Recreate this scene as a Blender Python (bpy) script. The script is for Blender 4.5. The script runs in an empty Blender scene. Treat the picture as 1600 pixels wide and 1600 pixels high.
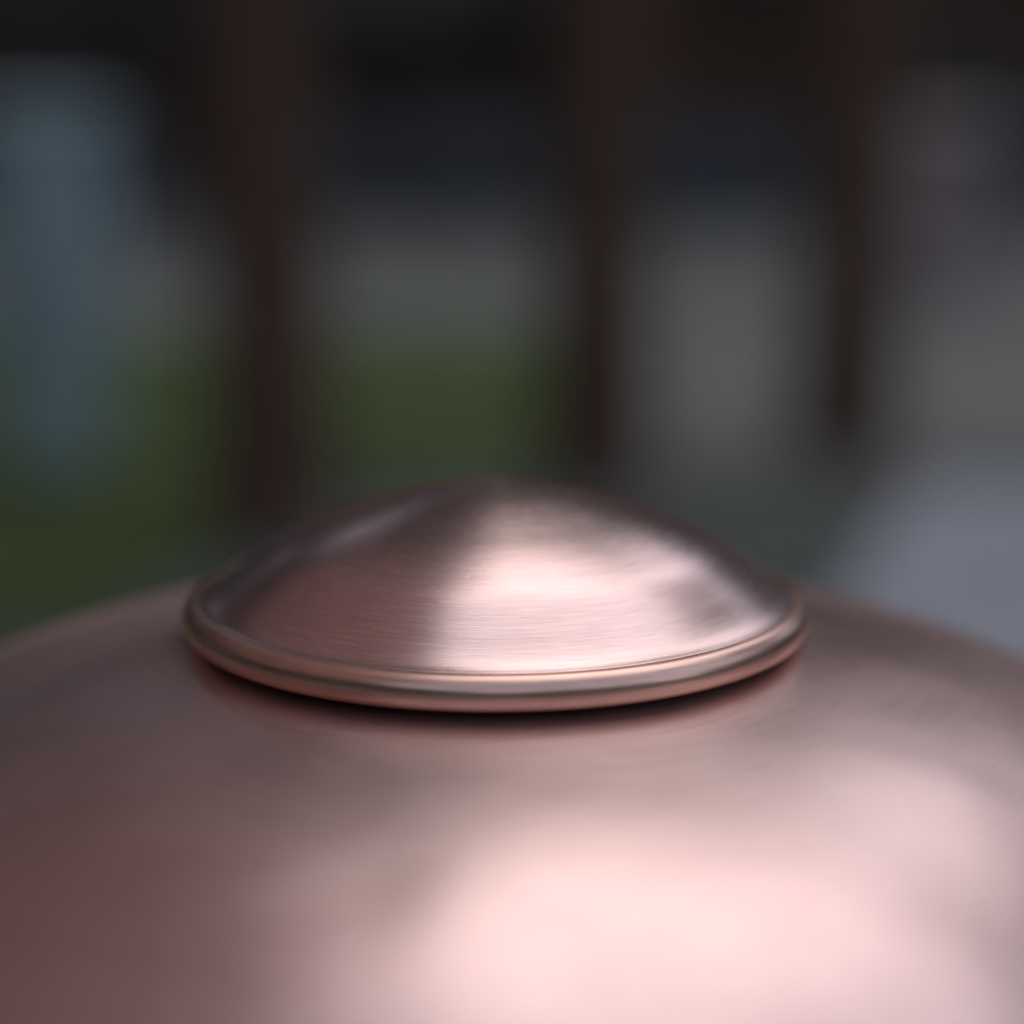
import bpy, bmesh, math, random
import numpy as np
from mathutils import Vector
rad = math.radians
PI = math.pi
sc = bpy.context.scene
col = sc.collection

# ------------------------------------------------------------------ camera, sky, sun, exposure
RIM_Z = 1.000          # height of the cap's rolled rim above the ground (m)
R = 0.0595              # radius of the cap
D = 0.46               # camera distance to the cap's centre
ELEV = rad(14.76)
LENS = 84.7

cam_d = bpy.data.cameras.new('camera')
cam = bpy.data.objects.new('camera', cam_d)
col.objects.link(cam)
sc.camera = cam
cam.location = (0.003, -D * math.cos(ELEV), RIM_Z + D * math.sin(ELEV))
cam.rotation_euler = (rad(90) - (ELEV - math.atan(151.6 / 3764)), 0, 0)
cam_d.sensor_width = 36
cam_d.lens = LENS
cam_d.clip_start = 0.02
cam_d.clip_end = 3000
cam_d.dof.use_dof = True
cam_d.dof.focus_distance = D - 0.048
cam_d.dof.aperture_fstop = 4.0

SUN_ELEV = rad(62)
SUN_AZ = rad(12)       # to the right of the view direction (+Y), seen from above
w = bpy.data.worlds.new('World')
sc.world = w
w.use_nodes = True
nt = w.node_tree
bg = nt.nodes['Background']
sky = nt.nodes.new('ShaderNodeTexSky')
sky.sky_type = 'NISHITA'
sky.sun_disc = False
sky.sun_elevation = SUN_ELEV
sky.sun_rotation = SUN_AZ
sky.air_density = 1.0
sky.dust_density = 0.6
sky.ozone_density = 1.0
hs = nt.nodes.new('ShaderNodeHueSaturation')
hs.inputs['Saturation'].default_value = 0.52      # thin bright cloud
nt.links.new(sky.outputs[0], hs.inputs['Color'])
nt.links.new(hs.outputs[0], bg.inputs['Color'])
bg.inputs['Strength'].default_value = 0.13

sun_d = bpy.data.lights.new('sun', 'SUN')
sun_d.energy = 0.5
sun_d.angle = rad(66)
sun_d.color = (1.0, 0.995, 0.99)
sun = bpy.data.objects.new('sun', sun_d)
col.objects.link(sun)
sdir = Vector((math.sin(SUN_AZ) * math.cos(SUN_ELEV), math.cos(SUN_AZ) * math.cos(SUN_ELEV), math.sin(SUN_ELEV)))
sun.rotation_euler = sdir.to_track_quat('Z', 'Y').to_euler()
sun.location = sdir * 20

sc.view_settings.view_transform = 'Standard'
sc.view_settings.look = 'None'
sc.view_settings.gamma = 1
sc.view_settings.exposure = 0.45
sc.cycles.max_bounces = 8
sc.cycles.use_denoising = True

# ------------------------------------------------------------------ helpers
def tag(o, label=None, cat=None, group=None, kind=None):
    if label: o['label'] = label
    if cat: o['category'] = cat
    if group: o['group'] = group
    if kind: o['kind'] = kind
    return o

def empty(name, loc=(0, 0, 0), rz=0):
    o = bpy.data.objects.new(name, None)
    o.empty_display_size = 0.1
    o.location = loc
    o.rotation_euler = (0, 0, rz)
    col.objects.link(o)
    return o

def link(name, me, mat=None, parent=None, smooth=True):
    o = bpy.data.objects.new(name, me)
    col.objects.link(o)
    if mat: me.materials.append(mat)
    if parent: o.parent = parent
    if smooth and len(me.polygons):
        me.polygons.foreach_set('use_smooth', [True] * len(me.polygons))
    return o

def lathe(name, prof, seg, mat, parent=None, close=False):
    """surface of revolution about z; prof = [(r, z)]"""
    vs, fs, rings = [], [], []
    for r, z in prof:
        if r < 1e-7:
            rings.append([len(vs)]); vs.append((0, 0, z))
        else:
            rings.append(list(range(len(vs), len(vs) + seg)))
            vs += [(r * math.cos(2 * PI * k / seg), r * math.sin(2 * PI * k / seg), z) for k in range(seg)]
    pairs = list(zip(rings, rings[1:]))
    if close: pairs.append((rings[-1], rings[0]))
    for a, b in pairs:
        for k in range(seg):
            k2 = (k + 1) % seg
            if len(a) == 1 and len(b) == 1: continue
            if len(a) == 1: fs.append((a[0], b[k], b[k2]))
            elif len(b) == 1: fs.append((a[k], b[0], a[k2]))
            else: fs.append((a[k], b[k], b[k2], a[k2]))
    me = bpy.data.meshes.new(name)
    me.from_pydata(vs, [], fs)
    bm = bmesh.new(); bm.from_mesh(me)
    bmesh.ops.recalc_face_normals(bm, faces=bm.faces)
    bm.to_mesh(me); bm.free()
    return link(name, me, mat, parent)

def catmull(pts, n):
    out = []
    P = [pts[0]] + list(pts) + [pts[-1]]
    for i in range(1, len(P) - 2):
        p0, p1, p2, p3 = P[i - 1], P[i], P[i + 1], P[i + 2]
        for k in range(n):
            t = k / n
            out.append(tuple(0.5 * (2 * p1[j] + (p2[j] - p0[j]) * t + (2 * p0[j] - 5 * p1[j] + 4 * p2[j] - p3[j]) * t * t
                       + (-p0[j] + 3 * p1[j] - 3 * p2[j] + p3[j]) * t ** 3) for j in range(len(p1))))
    out.append(tuple(pts[-1]))
    return out

def box(name, lo, hi, mat, parent=None, bevel=0.01):
    bm = bmesh.new()
    bmesh.ops.create_cube(bm, size=1)
    for v in bm.verts:
        v.co = Vector([lo[i] + (v.co[i] + 0.5) * (hi[i] - lo[i]) for i in range(3)])
    if bevel:
        bmesh.ops.bevel(bm, geom=list(bm.edges), offset=bevel, segments=2, affect='EDGES')
    me = bpy.data.meshes.new(name); bm.to_mesh(me); bm.free()
    return link(name, me, mat, parent, smooth=False)

def sheet(name, pts, z, mat):
    me = bpy.data.meshes.new(name)
    me.from_pydata([(x, y, z) for x, y in pts], [], [tuple(range(len(pts)))])
    o = link(name, me, mat, smooth=False)
    return o

# ------------------------------------------------------------------ materials
def new_mat(name):
    m = bpy.data.materials.new(name)
    m.use_nodes = True
    return m, m.node_tree, m.node_tree.nodes['Principled BSDF']

def mottled(name, c1, c2, scale, rough=0.8, bump=0.3, detail=6, coord='Object', bscale=None):
    m, t, p = new_mat(name)
    tc = t.nodes.new('ShaderNodeTexCoord')
    n = t.nodes.new('ShaderNodeTexNoise')
    n.inputs['Scale'].default_value = scale
    n.inputs['Detail'].default_value = detail
    r = t.nodes.new('ShaderNodeValToRGB')
    r.color_ramp.elements[0].color = (*c1, 1); r.color_ramp.elements[0].position = 0.35
    r.color_ramp.elements[1].color = (*c2, 1); r.color_ramp.elements[1].position = 0.68
    t.links.new(tc.outputs[coord], n.inputs['Vector'])
    t.links.new(n.outputs[0], r.inputs[0])
    t.links.new(r.outputs[0], p.inputs['Base Color'])
    n2 = t.nodes.new('ShaderNodeTexNoise'); n2.inputs['Scale'].default_value = bscale or scale * 6
    b = t.nodes.new('ShaderNodeBump'); b.inputs['Strength'].default_value = bump; b.inputs['Distance'].default_value = 0.01
    t.links.new(tc.outputs[coord], n2.inputs['Vector'])
    t.links.new(n2.outputs[0], b.inputs['Height'])
    t.links.new(b.outputs[0], p.inputs['Normal'])
    p.inputs['Roughness'].default_value = rough
    return m

def leaf_mat(name, c1, c2):
    m, t, p = new_mat(name)
    g = t.nodes.new('ShaderNodeNewGeometry')
    r = t.nodes.new('ShaderNodeValToRGB')
    r.color_ramp.elements[0].color = (*c1, 1)
    r.color_ramp.elements[1].color = (*c2, 1)
    t.links.new(g.outputs['Random Per Island'], r.inputs[0])
    t.links.new(r.outputs[0], p.inputs['Base Color'])
    p.inputs['Roughness'].default_value = 0.5
    tr = t.nodes.new('ShaderNodeBsdfTranslucent')
    t.links.new(r.outputs[0], tr.inputs['Color'])
    mx = t.nodes.new('ShaderNodeMixShader'); mx.inputs[0].default_value = 0.4
    out = t.nodes['Material Output']
    t.links.new(p.outputs[0], mx.inputs[1]); t.links.new(tr.outputs[0], mx.inputs[2])
    t.links.new(mx.outputs[0], out.inputs['Surface'])
    return m

def copper(name, rough, aniso, line_scale, line_bump, line_dist, tarnish_reflect=0.25, wave=0.0003, groove=0.87, base=(0.92, 0.645, 0.585)):
    """spun and brushed copper: fine lines run round the axis (object z)"""
    m, t, p = new_mat(name)
    L = t.links.new
    N = t.nodes.new
    p.inputs['Metallic'].default_value = 0.93
    tc = N('ShaderNodeTexCoord')
    sep = N('ShaderNodeSeparateXYZ'); L(tc.outputs['Object'], sep.inputs[0])
    # radius along the surface and unit direction round the axis
    flat = N('ShaderNodeCombineXYZ'); L(sep.outputs[0], flat.inputs[0]); L(sep.outputs[1], flat.inputs[1])
    ln = N('ShaderNodeVectorMath'); ln.operation = 'LENGTH'; L(flat.outputs[0], ln.inputs[0])
    nrm = N('ShaderNodeVectorMath'); nrm.operation = 'NORMALIZE'; L(flat.outputs[0], nrm.inputs[0])
    rr = N('ShaderNodeMath'); rr.operation = 'SUBTRACT'; L(ln.outputs['Value'], rr.inputs[0]); L(sep.outputs[2], rr.inputs[1])
    rs = N('ShaderNodeMath'); rs.operation = 'MULTIPLY'; L(rr.outputs[0], rs.inputs[0]); rs.inputs[1].default_value = line_scale
    sc2 = N('ShaderNodeVectorMath'); sc2.operation = 'SCALE'; L(nrm.outputs[0], sc2.inputs[0]); sc2.inputs['Scale'].default_value = 5.0
    sp2 = N('ShaderNodeSeparateXYZ'); L(sc2.outputs[0], sp2.inputs[0])
    cv = N('ShaderNodeCombineXYZ'); L(sp2.outputs[0], cv.inputs[0]); L(sp2.outputs[1], cv.inputs[1]); L(rs.outputs[0], cv.inputs[2])
    n = N('ShaderNodeTexNoise'); n.inputs['Scale'].default_value = 1; n.inputs['Detail'].default_value = 3; n.inputs['Roughness'].default_value = 0.6
    L(cv.outputs[0], n.inputs['Vector'])
    b = N('ShaderNodeBump'); b.inputs['Strength'].default_value = line_bump; b.inputs['Distance'].default_value = line_dist
    L(n.outputs[0], b.inputs['Height'])
    # the sheet is not quite true: shallow unevenness left by spinning
    nw = N('ShaderNodeTexNoise'); nw.inputs['Scale'].default_value = 22; nw.inputs['Detail'].default_value = 1
    L(tc.outputs['Object'], nw.inputs['Vector'])
    bw = N('ShaderNodeBump'); bw.inputs['Strength'].default_value = 1.0; bw.inputs['Distance'].default_value = wave
    L(nw.outputs[0], bw.inputs['Height']); L(bw.outputs[0], b.inputs['Normal'])
    L(b.outputs[0], p.inputs['Normal'])
    # slow handling marks in the finish
    n2 = N('ShaderNodeTexNoise'); n2.inputs['Scale'].default_value = 14; n2.inputs['Detail'].default_value = 4
    L(tc.outputs['Object'], n2.inputs['Vector'])
    mr = N('ShaderNodeMapRange'); mr.inputs[1].default_value = 0.3; mr.inputs[2].default_value = 0.7
    mr.inputs[3].default_value = rough * 0.85; mr.inputs[4].default_value = rough * 1.2
    L(n2.outputs[0], mr.inputs[0])
    ad = N('ShaderNodeMath'); ad.operation = 'MULTIPLY_ADD'; L(n.outputs[0], ad.inputs[0]); ad.inputs[1].default_value = rough * 0.35
    L(mr.outputs[0], ad.inputs[2])
    L(ad.outputs[0], p.inputs['Roughness'])
    mixc = N('ShaderNodeMix'); mixc.data_type = 'RGBA'
    mixc.inputs['A'].default_value = (*base, 1)
    mixc.inputs['B'].default_value = (base[0] * 0.84, base[1] * 0.78, base[2] * 0.80, 1)
    mr2 = N('ShaderNodeMapRange'); mr2.inputs[1].default_value = 0.35; mr2.inputs[2].default_value = 0.75
    mr2.inputs[3].default_value = 0; mr2.inputs[4].default_value = tarnish_reflect * 2
    n3 = N('ShaderNodeTexNoise'); n3.inputs['Scale'].default_value = 22; n3.inputs['Detail'].default_value = 5
    L(tc.outputs['Object'], n3.inputs['Vector'])
    L(n3.outputs[0], mr2.inputs[0]); L(mr2.outputs[0], mixc.inputs[0])
    # brush lines also make the base colour lighter and darker
    mg = N('ShaderNodeMapRange'); mg.inputs[1].default_value = 0.3; mg.inputs[2].default_value = 0.7
    mg.inputs[3].default_value = groove; mg.inputs[4].default_value = 2 - groove - 0.04
    L(n.outputs[0], mg.inputs[0])
    vm = N('ShaderNodeVectorMath'); vm.operation = 'SCALE'
    L(mixc.outputs['Result'], vm.inputs[0]); L(mg.outputs[0], vm.inputs['Scale'])
    L(vm.outputs[0], p.inputs['Base Color'])
    tg = N('ShaderNodeTangent'); tg.direction_type = 'RADIAL'; tg.axis = 'Z'
    L(tg.outputs[0], p.inputs['Tangent'])
    p.inputs['Anisotropic'].default_value = aniso
    p.inputs['Anisotropic Rotation'].default_value = 0.25
    return m

M_cap = copper('brushed_copper_cap', 0.22, 0.4, 1900, 0.6, 0.00004, groove=0.85)
M_bead = copper('polished_copper_bead', 0.25, 0.1, 1500, 0.15, 0.00003, base=(0.94, 0.59, 0.47))
M_shell = copper('brushed_copper_shell', 0.31, 0.4, 1500, 0.6, 0.00002, tarnish_reflect=0.4, wave=0.0014, groove=0.95)  # extra patchiness puts cloudy leaf reflections into the dome's colour
M_under = copper('dull_copper', 0.4, 0.2, 1500, 0.2, 0.00008, base=(0.7, 0.42, 0.32))
M_shade = mottled('gap_shade', (0.035, 0.020, 0.014), (0.08, 0.045, 0.03), 60, 0.7, 0.2)  # near-black tone stands in for the shade under the cap
M_bark = mottled('bark', (0.10, 0.054, 0.036), (0.21, 0.12, 0.082), 14, 0.9, 0.8)
M_grass = mottled('grass', (0.030, 0.062, 0.012), (0.120, 0.150, 0.024), 2.2, 0.9, 0.6)
M_soil = mottled('soil', (0.03, 0.022, 0.015), (0.06, 0.045, 0.03), 8, 0.95, 0.6)
M_gravel = mottled('gravel', (0.17, 0.170, 0.150), (0.27, 0.262, 0.235), 30, 0.9, 0.6)
M_paving = mottled('paving', (0.10, 0.105, 0.085), (0.15, 0.155, 0.13), 2.5, 0.8, 0.3)
M_stone = mottled('pale_stone', (0.44, 0.43, 0.45), (0.56, 0.55, 0.57), 6, 0.7, 0.3)
M_pinkstone = mottled('pinkish_render', (0.42, 0.33, 0.33), (0.52, 0.42, 0.42), 4, 0.85, 0.3)
M_glaze = mottled('blue_glaze', (0.48, 0.66, 0.72), (0.62, 0.76, 0.82), 4, 0.25, 0.1)
M_terracotta = mottled('terracotta', (0.45, 0.17, 0.07), (0.62, 0.27, 0.12), 5, 0.8, 0.3)
M_leaf = leaf_mat('leaves', (0.040, 0.065, 0.025), (0.10, 0.13, 0.045))
M_leaf_dark = leaf_mat('dark_leaves', (0.045, 0.050, 0.047), (0.105, 0.110, 0.106))
M_leaf_red = leaf_mat('copper_leaves', (0.16, 0.09, 0.085), (0.34, 0.22, 0.21))  # reddish tint chosen to warm the dark reflections in the copper

# ------------------------------------------------------------------ ground
def disc(name, r, z, mat, n=64):
    return sheet(name, [(r * math.cos(2 * PI * k / n), r * math.sin(2 * PI * k / n)) for k in range(n)], z, mat)
tag(disc('ground', 1500, -0.008, M_soil), kind='structure')
tag(sheet('lawn', [(-14, 3.2), (-0.75, 3.6), (-0.45, 4.7), (0.16, 5.1), (0.20, 7.4), (-2, 7.8), (-14, 7.9)], 0.0, M_grass), kind='structure')
tag(sheet('patio', [(-8, -8), (8, -8), (8, 5.2), (-8, 5.2)], -0.004, M_paving), kind='structure')
tag(sheet('gravel_path', [(-14, 7.6), (0.19, 7.3), (0.15, 5.1), (2.6, 5.0), (3.4, 8.0), (14, 8.4), (14, 11.6), (-14, 11.6)], 0.004, M_gravel), kind='structure')

# ------------------------------------------------------------------ foliage
def leaves(name, centers, radii, n, size, mat, parent=None, seed=1, squash=0.8):
    """many leaf-sized diamonds spread through clumps"""
    rg = np.random.default_rng(seed)
    C_ = np.array(centers, float); Rr = np.array(radii, float)
    wgt = Rr ** 2; wgt /= wgt.sum()
    idx = rg.choice(len(C_), n, p=wgt)
    d = rg.normal(size=(n, 3)); d /= np.linalg.norm(d, axis=1)[:, None]
    rad_ = rg.random(n) ** 0.45
    pos = C_[idx] + d * (rad_ * Rr[idx])[:, None] * np.array([1, 1, squash])
    a = rg.normal(size=(n, 3)); a /= np.linalg.norm(a, axis=1)[:, None]
    b = np.cross(a, rg.normal(size=(n, 3))); b /= np.linalg.norm(b, axis=1)[:, None]
    s = size * (0.7 + 0.6 * rg.random(n))[:, None]
    v = np.stack([pos - a * s, pos + b * s * 0.45, pos + a * s, pos - b * s * 0.45], 1).reshape(-1, 3)
    me = bpy.data.meshes.new(name)
    me.vertices.add(4 * n); me.vertices.foreach_set('co', v.ravel())
    me.loops.add(4 * n); me.loops.foreach_set('vertex_index', np.arange(4 * n))
    me.polygons.add(n); me.polygons.foreach_set('loop_start', np.arange(0, 4 * n, 4))
    me.update(calc_edges=True)
    return link(name, me, mat, parent, smooth=False)

def limb_mesh(name, chains, mat, parent, seg=12):
    """tapered, slightly crooked limbs: chains of (x,y,z,r)"""
    vs, fs = [], []
    for ch in chains:
        pts = catmull(ch, 4)
        base = len(vs)
        for i, (x, y, z, r) in enumerate(pts):
            q = Vector(pts[min(i + 1, len(pts) - 1)][:3]) - Vector(pts[max(i - 1, 0)][:3])
            q.normalize()
            u = q.cross(Vector((0.3, 1, 0.1))).normalized(); v = q.cross(u)
            for k in range(seg):
                a = 2 * PI * k / seg
                rr = r * (1 + 0.10 * math.sin(3 * a + i * 0.7) + 0.06 * math.sin(5 * a - i))
                vs.append(tuple(Vector((x, y, z)) + u * rr * math.cos(a) + v * rr * math.sin(a)))
        for i in range(len(pts) - 1):
            for k in range(seg):
                k2 = (k + 1) % seg
                fs.append((base + i * seg + k, base + i * seg + k2, base + (i + 1) * seg + k2, base + (i + 1) * seg + k))
    me = bpy.data.meshes.new(name); me.from_pydata(vs, [], fs)
    return link(name, me, mat, parent)

def tree(x, y, trunk_r, bole, height, spread, label, group=None, mat=None, nleaf=9000, seed=1, leaf=0.09, lean=(0, 0)):
    rn = random.Random(seed)
    t = empty('tree', (x, y, 0))
    tag(t, label, 'tree', group)
    top = (lean[0], lean[1], height * 0.8, trunk_r * 0.2)
    ch = [[(0, 0, -0.05, trunk_r * 1.35), (0, 0, 0.15, trunk_r * 1.05), (lean[0] * .1, lean[1] * .1, bole * 0.5, trunk_r * 0.95),
           (lean[0] * .3, lean[1] * .3, bole, trunk_r * 0.85), (lean[0] * .7, lean[1] * .7, (bole + height) * 0.45 + .3, trunk_r * 0.5), top]]
    cs, rs = [], []
    for k in range(9):
        a = k * 2.4 + rn.random(); f = 0.15 + 0.75 * rn.random()
        z0 = bole + (height - bole) * 0.1 * rn.random() + (height - bole) * 0.06 * k
        ex = lean[0] * f + math.cos(a) * spread * (0.45 + 0.4 * rn.random())
        ey = lean[1] * f + math.sin(a) * spread * (0.45 + 0.4 * rn.random())
        ez = z0 + (height - bole) * (0.12 + 0.2 * rn.random())
        ch.append([(lean[0] * .35, lean[1] * .35, z0 - 0.1, trunk_r * 0.45), (ex * .5, ey * .5, (z0 + ez) / 2 + .1, trunk_r * 0.3), (ex, ey, ez, trunk_r * 0.1)])
        for j in range(3):
            cs.append((ex + rn.uniform(-.3, .3) * spread, ey + rn.uniform(-.3, .3) * spread, ez + rn.uniform(-.1, .2) * (height - bole)))
            rs.append(spread * rn.uniform(0.22, 0.42))
    for j in range(5):
        cs.append((lean[0] + rn.uniform(-.35, .35) * spread, lean[1] + rn.uniform(-.35, .35) * spread, height * rn.uniform(.75, .95)))
        rs.append(spread * rn.uniform(0.3, 0.45))
    limb_mesh('trunk', ch, M_bark, t)
    leaves('crown', cs, rs, nleaf, leaf, mat or M_leaf, t, seed)
    return t

# three trees whose trunks stand behind the copper dome
tree(-0.50, 4.4, 0.12, 3.0, 7.0, 2.0, 'slim dark brown trunk left of centre behind the copper cap, in front of the lawn', 'trees behind the copper dome', seed=3)
tree(0.19, 4.95, 0.115, 3.0, 5.0, 0.8, 'brown trunk in the middle behind the top of the copper cap, at the lawn edge', 'trees behind the copper dome', seed=5, nleaf=3000)
tree(0.81, 5.3, 0.115, 2.8, 4.8, 0.8, 'thin brown trunk right of centre, beside the gravel path', 'trees behind the copper dome', seed=8, nleaf=3000)
# unseen tree added left of the patio to darken the copper's reflections
tree(-3.0, 3.4, 0.14, 2.2, 7.0, 2.4, 'broad tree with reddish brown leaves added unseen left of the patio to darken the copper', seed=11, nleaf=16000, leaf=0.1, mat=M_leaf_red)
# unseen cloth canopy added over the left of the patio to dim half the reflections
M_cloth, t_, p_ = new_mat('shade_cloth')
p_.inputs['Base Color'].default_value = (0.74, 0.47, 0.43, 1); p_.inputs['Roughness'].default_value = 0.9
tr_ = t_.nodes.new('ShaderNodeBsdfTranslucent'); tr_.inputs['Color'].default_value = (0.66, 0.38, 0.34, 1)
mx_ = t_.nodes.new('ShaderNodeMixShader'); mx_.inputs[0].default_value = 0.35
t_.links.new(p_.outputs[0], mx_.inputs[1]); t_.links.new(tr_.outputs[0], mx_.inputs[2])
t_.links.new(mx_.outputs[0], t_.nodes['Material Output'].inputs['Surface'])
par = empty('added_parasol', (-1.74, 0.25, -0.004), rad(10))
tag(par, 'unseen rose cloth canopy added over the patio to dim the left of the copper cap', 'added_parasol')
PR = 1.62
vs = [(0, 0, 2.75)]; fs = []
NS, NR = 8, 8
for ring in range(1, NR + 1):
    f = ring / NR
    for k in range(NS * 4):
        a = 2 * PI * k / (NS * 4)
        m = (k % 4) / 4
        poly = math.cos(PI / NS) / math.cos((m - 0.5) * 2 * PI / NS)
        sag = 0.05 * f * math.sin(PI * m)
        vs.append((PR * f * poly * math.cos(a), PR * f * poly * math.sin(a), 2.75 - 0.50 * f - sag))
for k in range(32):
    fs.append((0, 1 + k, 1 + (k + 1) % 32))
for ring in range(NR - 1):
    for k in range(32):
        b0 = 1 + ring * 32; b1 = b0 + 32; k2 = (k + 1) % 32
        fs.append((b0 + k, b1 + k, b1 + k2, b0 + k2))
me = bpy.data.meshes.new('canopy'); me.from_pydata(vs, [], fs)
link('canopy', me, M_cloth, par)
lathe('pole', [(0, 0), (0.24, 0.0), (0.24, 0.05), (0.03, 0.09), (0.024, 0.12), (0.024, 2.70), (0, 2.72)], 24, M_bark, par)
for k in range(8):
    a = 2 * PI * k / 8
    limb_mesh('rib', [[(0.03 * math.cos(a), 0.03 * math.sin(a), 2.70, 0.010), (0.8 * math.cos(a), 0.8 * math.sin(a), 2.455, 0.010), (1.56 * math.cos(a), 1.56 * math.sin(a), 2.235, 0.008)]], M_bark, par, 6)
tree(3.8, 2.5, 0.12, 2.0, 5.2, 1.45, 'unseen leafy tree added right of the patio to darken the right flank of the copper cap', seed=14, nleaf=8000, leaf=0.08, mat=M_leaf_red)  # unseen tree added to block sky from the cap's right flank
M_leaf_orange = leaf_mat('orange_leaves', (0.45, 0.16, 0.04), (0.75, 0.36, 0.12))
tree(-1.35, 10.2, 0.05, 1.7, 3.6, 0.75, 'small orange leaved tree added before the hedge for a warm glint in the copper', seed=21, nleaf=5000, leaf=0.05, mat=M_leaf_orange)  # added for an orange reflection on the dome's left shoulder
# woodland that closes the garden all round: one far mass with an uneven top
def woodland():
    rg = np.random.default_rng(17)
    n = 210000
    a = rg.random(n) * 2 * PI
    top = 8.0 + 4.2 * np.cos(a + 1.1) + 1.3 * np.sin(5 * a + 1) + 1.2 * np.sin(11 * a + 2) + 0.8 * np.sin(23 * a) + 0.5 * np.sin(47 * a + 4)  # tree line raised and lowered to shape the copper's reflections
    z = top * rg.random(n) ** 0.85
    r = 14.0 + 4.5 * rg.random(n) + 0.8 * np.sin(17 * a)
    # crowns bunch into clumps with thinner places between
    keep = (np.sin(31 * a + 0.9 * z) + np.sin(1.7 * z + 13 * a) + rg.normal(size=n) * 0.9) > -1.0
    keep |= z < 5
    a, z, r = a[keep], z[keep], r[keep]; n = len(a)
    pos = np.stack([r * np.sin(a), r * np.cos(a), z], 1)
    u = rg.normal(size=(n, 3)); u /= np.linalg.norm(u, axis=1)[:, None]
    v = np.cross(u, rg.normal(size=(n, 3))); v /= np.linalg.norm(v, axis=1)[:, None]
    s_ = 0.22 * (0.7 + 0.6 * rg.random(n))[:, None]
    q = np.stack([pos - u * s_, pos + v * s_ * 0.5, pos + u * s_, pos - v * s_ * 0.5], 1).reshape(-1, 3)
    me = bpy.data.meshes.new('woodland')
    me.vertices.add(4 * n); me.vertices.foreach_set('co', q.ravel())
    me.loops.add(4 * n); me.loops.foreach_set('vertex_index', np.arange(4 * n))
    me.polygons.add(n); me.polygons.foreach_set('loop_start', np.arange(0, 4 * n, 4))
    me.update(calc_edges=True)
    tag(link('woodland', me, M_leaf_dark, smooth=False), 'dense dark woodland round the whole garden beyond the hedge', 'woodland', kind='stuff')
woodland()
# hedge
def hedge(x0, x1, y0, y1, h, label):
    t = empty('hedge', ((x0 + x1) / 2, (y0 + y1) / 2, 0)); tag(t, label, 'hedge')
    rg = np.random.default_rng(7)
    cs, rs = [], []
    n = 420
    for i in range(n):
        cs.append((rg.uniform(x0, x1) - (x0 + x1) / 2, rg.uniform(y0, y1) - (y0 + y1) / 2, rg.uniform(0.1, h - 0.25)))
        rs.append(rg.uniform(.3, .45))
    leaves('foliage', cs, rs, 60000, 0.07, M_leaf_hedge, t, 7)
    box('stems', (-(x1 - x0) / 2 + .3, -0.25, 0), ((x1 - x0) / 2 - .3, 0.25, h - 0.35), M_bark, t, 0.05)
    return t
M_leaf_hedge = leaf_mat('hedge_leaves', (0.18, 0.18, 0.165), (0.34, 0.335, 0.32))
M_lavender = leaf_mat('lavender_leaves', (0.15, 0.17, 0.19), (0.30, 0.31, 0.36))
rl = random.Random(9)
lc = [(rl.uniform(-9, 9), rl.uniform(10.7, 11.6), rl.uniform(0.12, 0.36)) for _ in range(150)]
tag(leaves('lavender_border', lc, [rl.uniform(0.14, 0.26) for _ in lc], 40000, 0.03, M_lavender, None, 12), 'low grey blue lavender border in front of the hedge', 'lavender', kind='stuff')
hedge(-13, 13, 11.8, 13.0, 2.4, 'long dark clipped hedge across the back of the garden behind the gravel')

# glazed pot at the left edge
pot = empty('garden_pot', (-1.09, 5.2, 0.0))
tag(pot, 'tall slim pale blue glazed garden pot at the left edge of the photo', 'pot')
lathe('pot_body', catmull([(0.0, 0.0), (0.11, 0.0), (0.12, 0.03), (0.15, 0.3), (0.16, 0.55), (0.15, 0.74), (0.145, 0.78)], 6), 48, M_glaze, pot)
lathe('rim', [(0.145, 0.775), (0.172, 0.785), (0.176, 0.82), (0.165, 0.83), (0.14, 0.825), (0.138, 0.74)], 48, M_glaze, pot)
lathe('soil', [(0.0, 0.775), (0.141, 0.765)], 32, M_soil, pot)

# low pale stone table at the lower right
table = empty('stone_table', (0.98, 1.96, -0.004), rad(-17))
tag(table, 'low pale grey stone table, out of focus at the right edge behind the copper dome', 'table')
box('table_top', (-0.62, -0.45, 0.44), (0.62, 0.45, 0.50), M_stone, table, 0.012)
for sx in (-0.42, 0.42):
    box('leg', (sx - 0.07, -0.32, 0.0), (sx + 0.07, 0.32, 0.439), M_stone, table, 0.01)

# pinkish pier further back on the right
pier = empty('garden_pier', (1.50, 8.3, 0.004))
tag(pier, 'pinkish rendered garden pier at the right edge beside the gravel path', 'pier')
box('shaft', (-0.2, -0.2, 0), (0.2, 0.2, 0.55), M_pinkstone, pier, 0.01)
box('capstone', (-0.25, -0.25, 0.551), (0.25, 0.25, 0.62), M_pinkstone, pier, 0.015)

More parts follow.
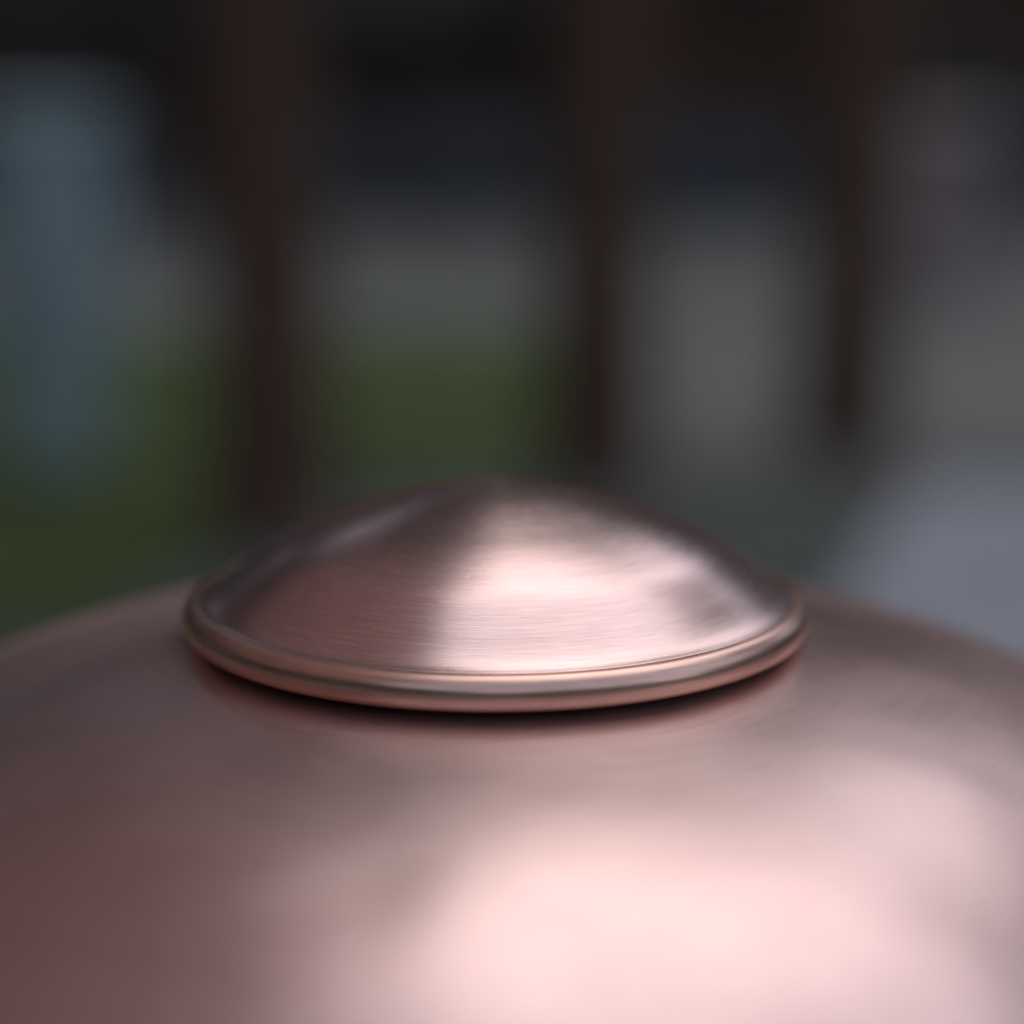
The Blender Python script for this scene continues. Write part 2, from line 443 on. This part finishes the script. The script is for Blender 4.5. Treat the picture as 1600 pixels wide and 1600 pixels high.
# ------------------------------------------------------------------ the copper dome and its cap
dome = empty('copper_dome', (0, 0, RIM_Z))
tag(dome, 'brushed copper dome with a bell shaped cap on its crown, standing on the patio', 'copper dome')
TOP = -0.026 * R
prof = []
for k in range(0, 111):
    r_ = 3.9 * (k / 110)
    prof.append((r_ * R, TOP - R * (9.96 - math.sqrt(9.96 ** 2 - r_ * r_) + 0.00877 * r_ ** 4)))
S, zb = prof[-1]
prof += [(S + 0.004, zb - 0.002), (S + 0.0055, zb - 0.008), (S + 0.003, zb - 0.014), (S - 0.003, zb - 0.015), (S - 0.006, zb - 0.01)]
lathe('shell', prof, 256, M_shell, dome)
# drum and foot that carry the shell (below the frame)
lathe('drum', [(0, zb - 0.012), (S - 0.008, zb - 0.012), (S - 0.012, zb - 0.25), (S - 0.07, zb - 0.42), (0.13, zb - 0.46), (0.12, zb - 0.60),
               (0.21, -RIM_Z + 0.03), (0.215, -RIM_Z - 0.003), (0, -RIM_Z - 0.003)], 96, M_under, dome)
# collar under the cap
lathe('collar', [(0.50 * R, TOP - 0.06 * R), (0.50 * R, 0.09 * R), (0.47 * R, 0.10 * R)], 96, M_under, dome)
CAP = [(0.0, .411), (.05, .4105), (.1, .4075), (.2, .394), (.3, .370), (.4, .341), (.5, .309), (.6, .270), (.7, .222), (.8, .152), (.85, .115), (.88, .094), (.90, .0815), (.918, .072), (.932, .066), (.945, .0615), (.955, .056)]
cap_prof = [(max(r, 0) * R, z * R) for r, z in catmull(CAP, 10)]
inner = [(r * 0.985, z - 0.025 * R) for r, z in cap_prof]
lathe('shade_plate', [(0.50 * R, -0.005 * R), (0.945 * R, -0.03 * R), (0.945 * R, -0.02 * R), (0.50 * R, 0.01 * R)], 160, M_shade, dome)  # dark plate added so the gap below the cap reads as shade
cap = lathe('cap', cap_prof + inner[::-1], 320, M_cap, dome)
br, bh, bz = 0.054 * R, 0.0565 * R, 0.0045 * R
bead = [(R - br + br * math.cos(2 * PI * k / 32), bz + bh * math.sin(2 * PI * k / 32)) for k in range(32)]
lathe('rolled_rim', bead, 320, M_bead, cap, close=True)
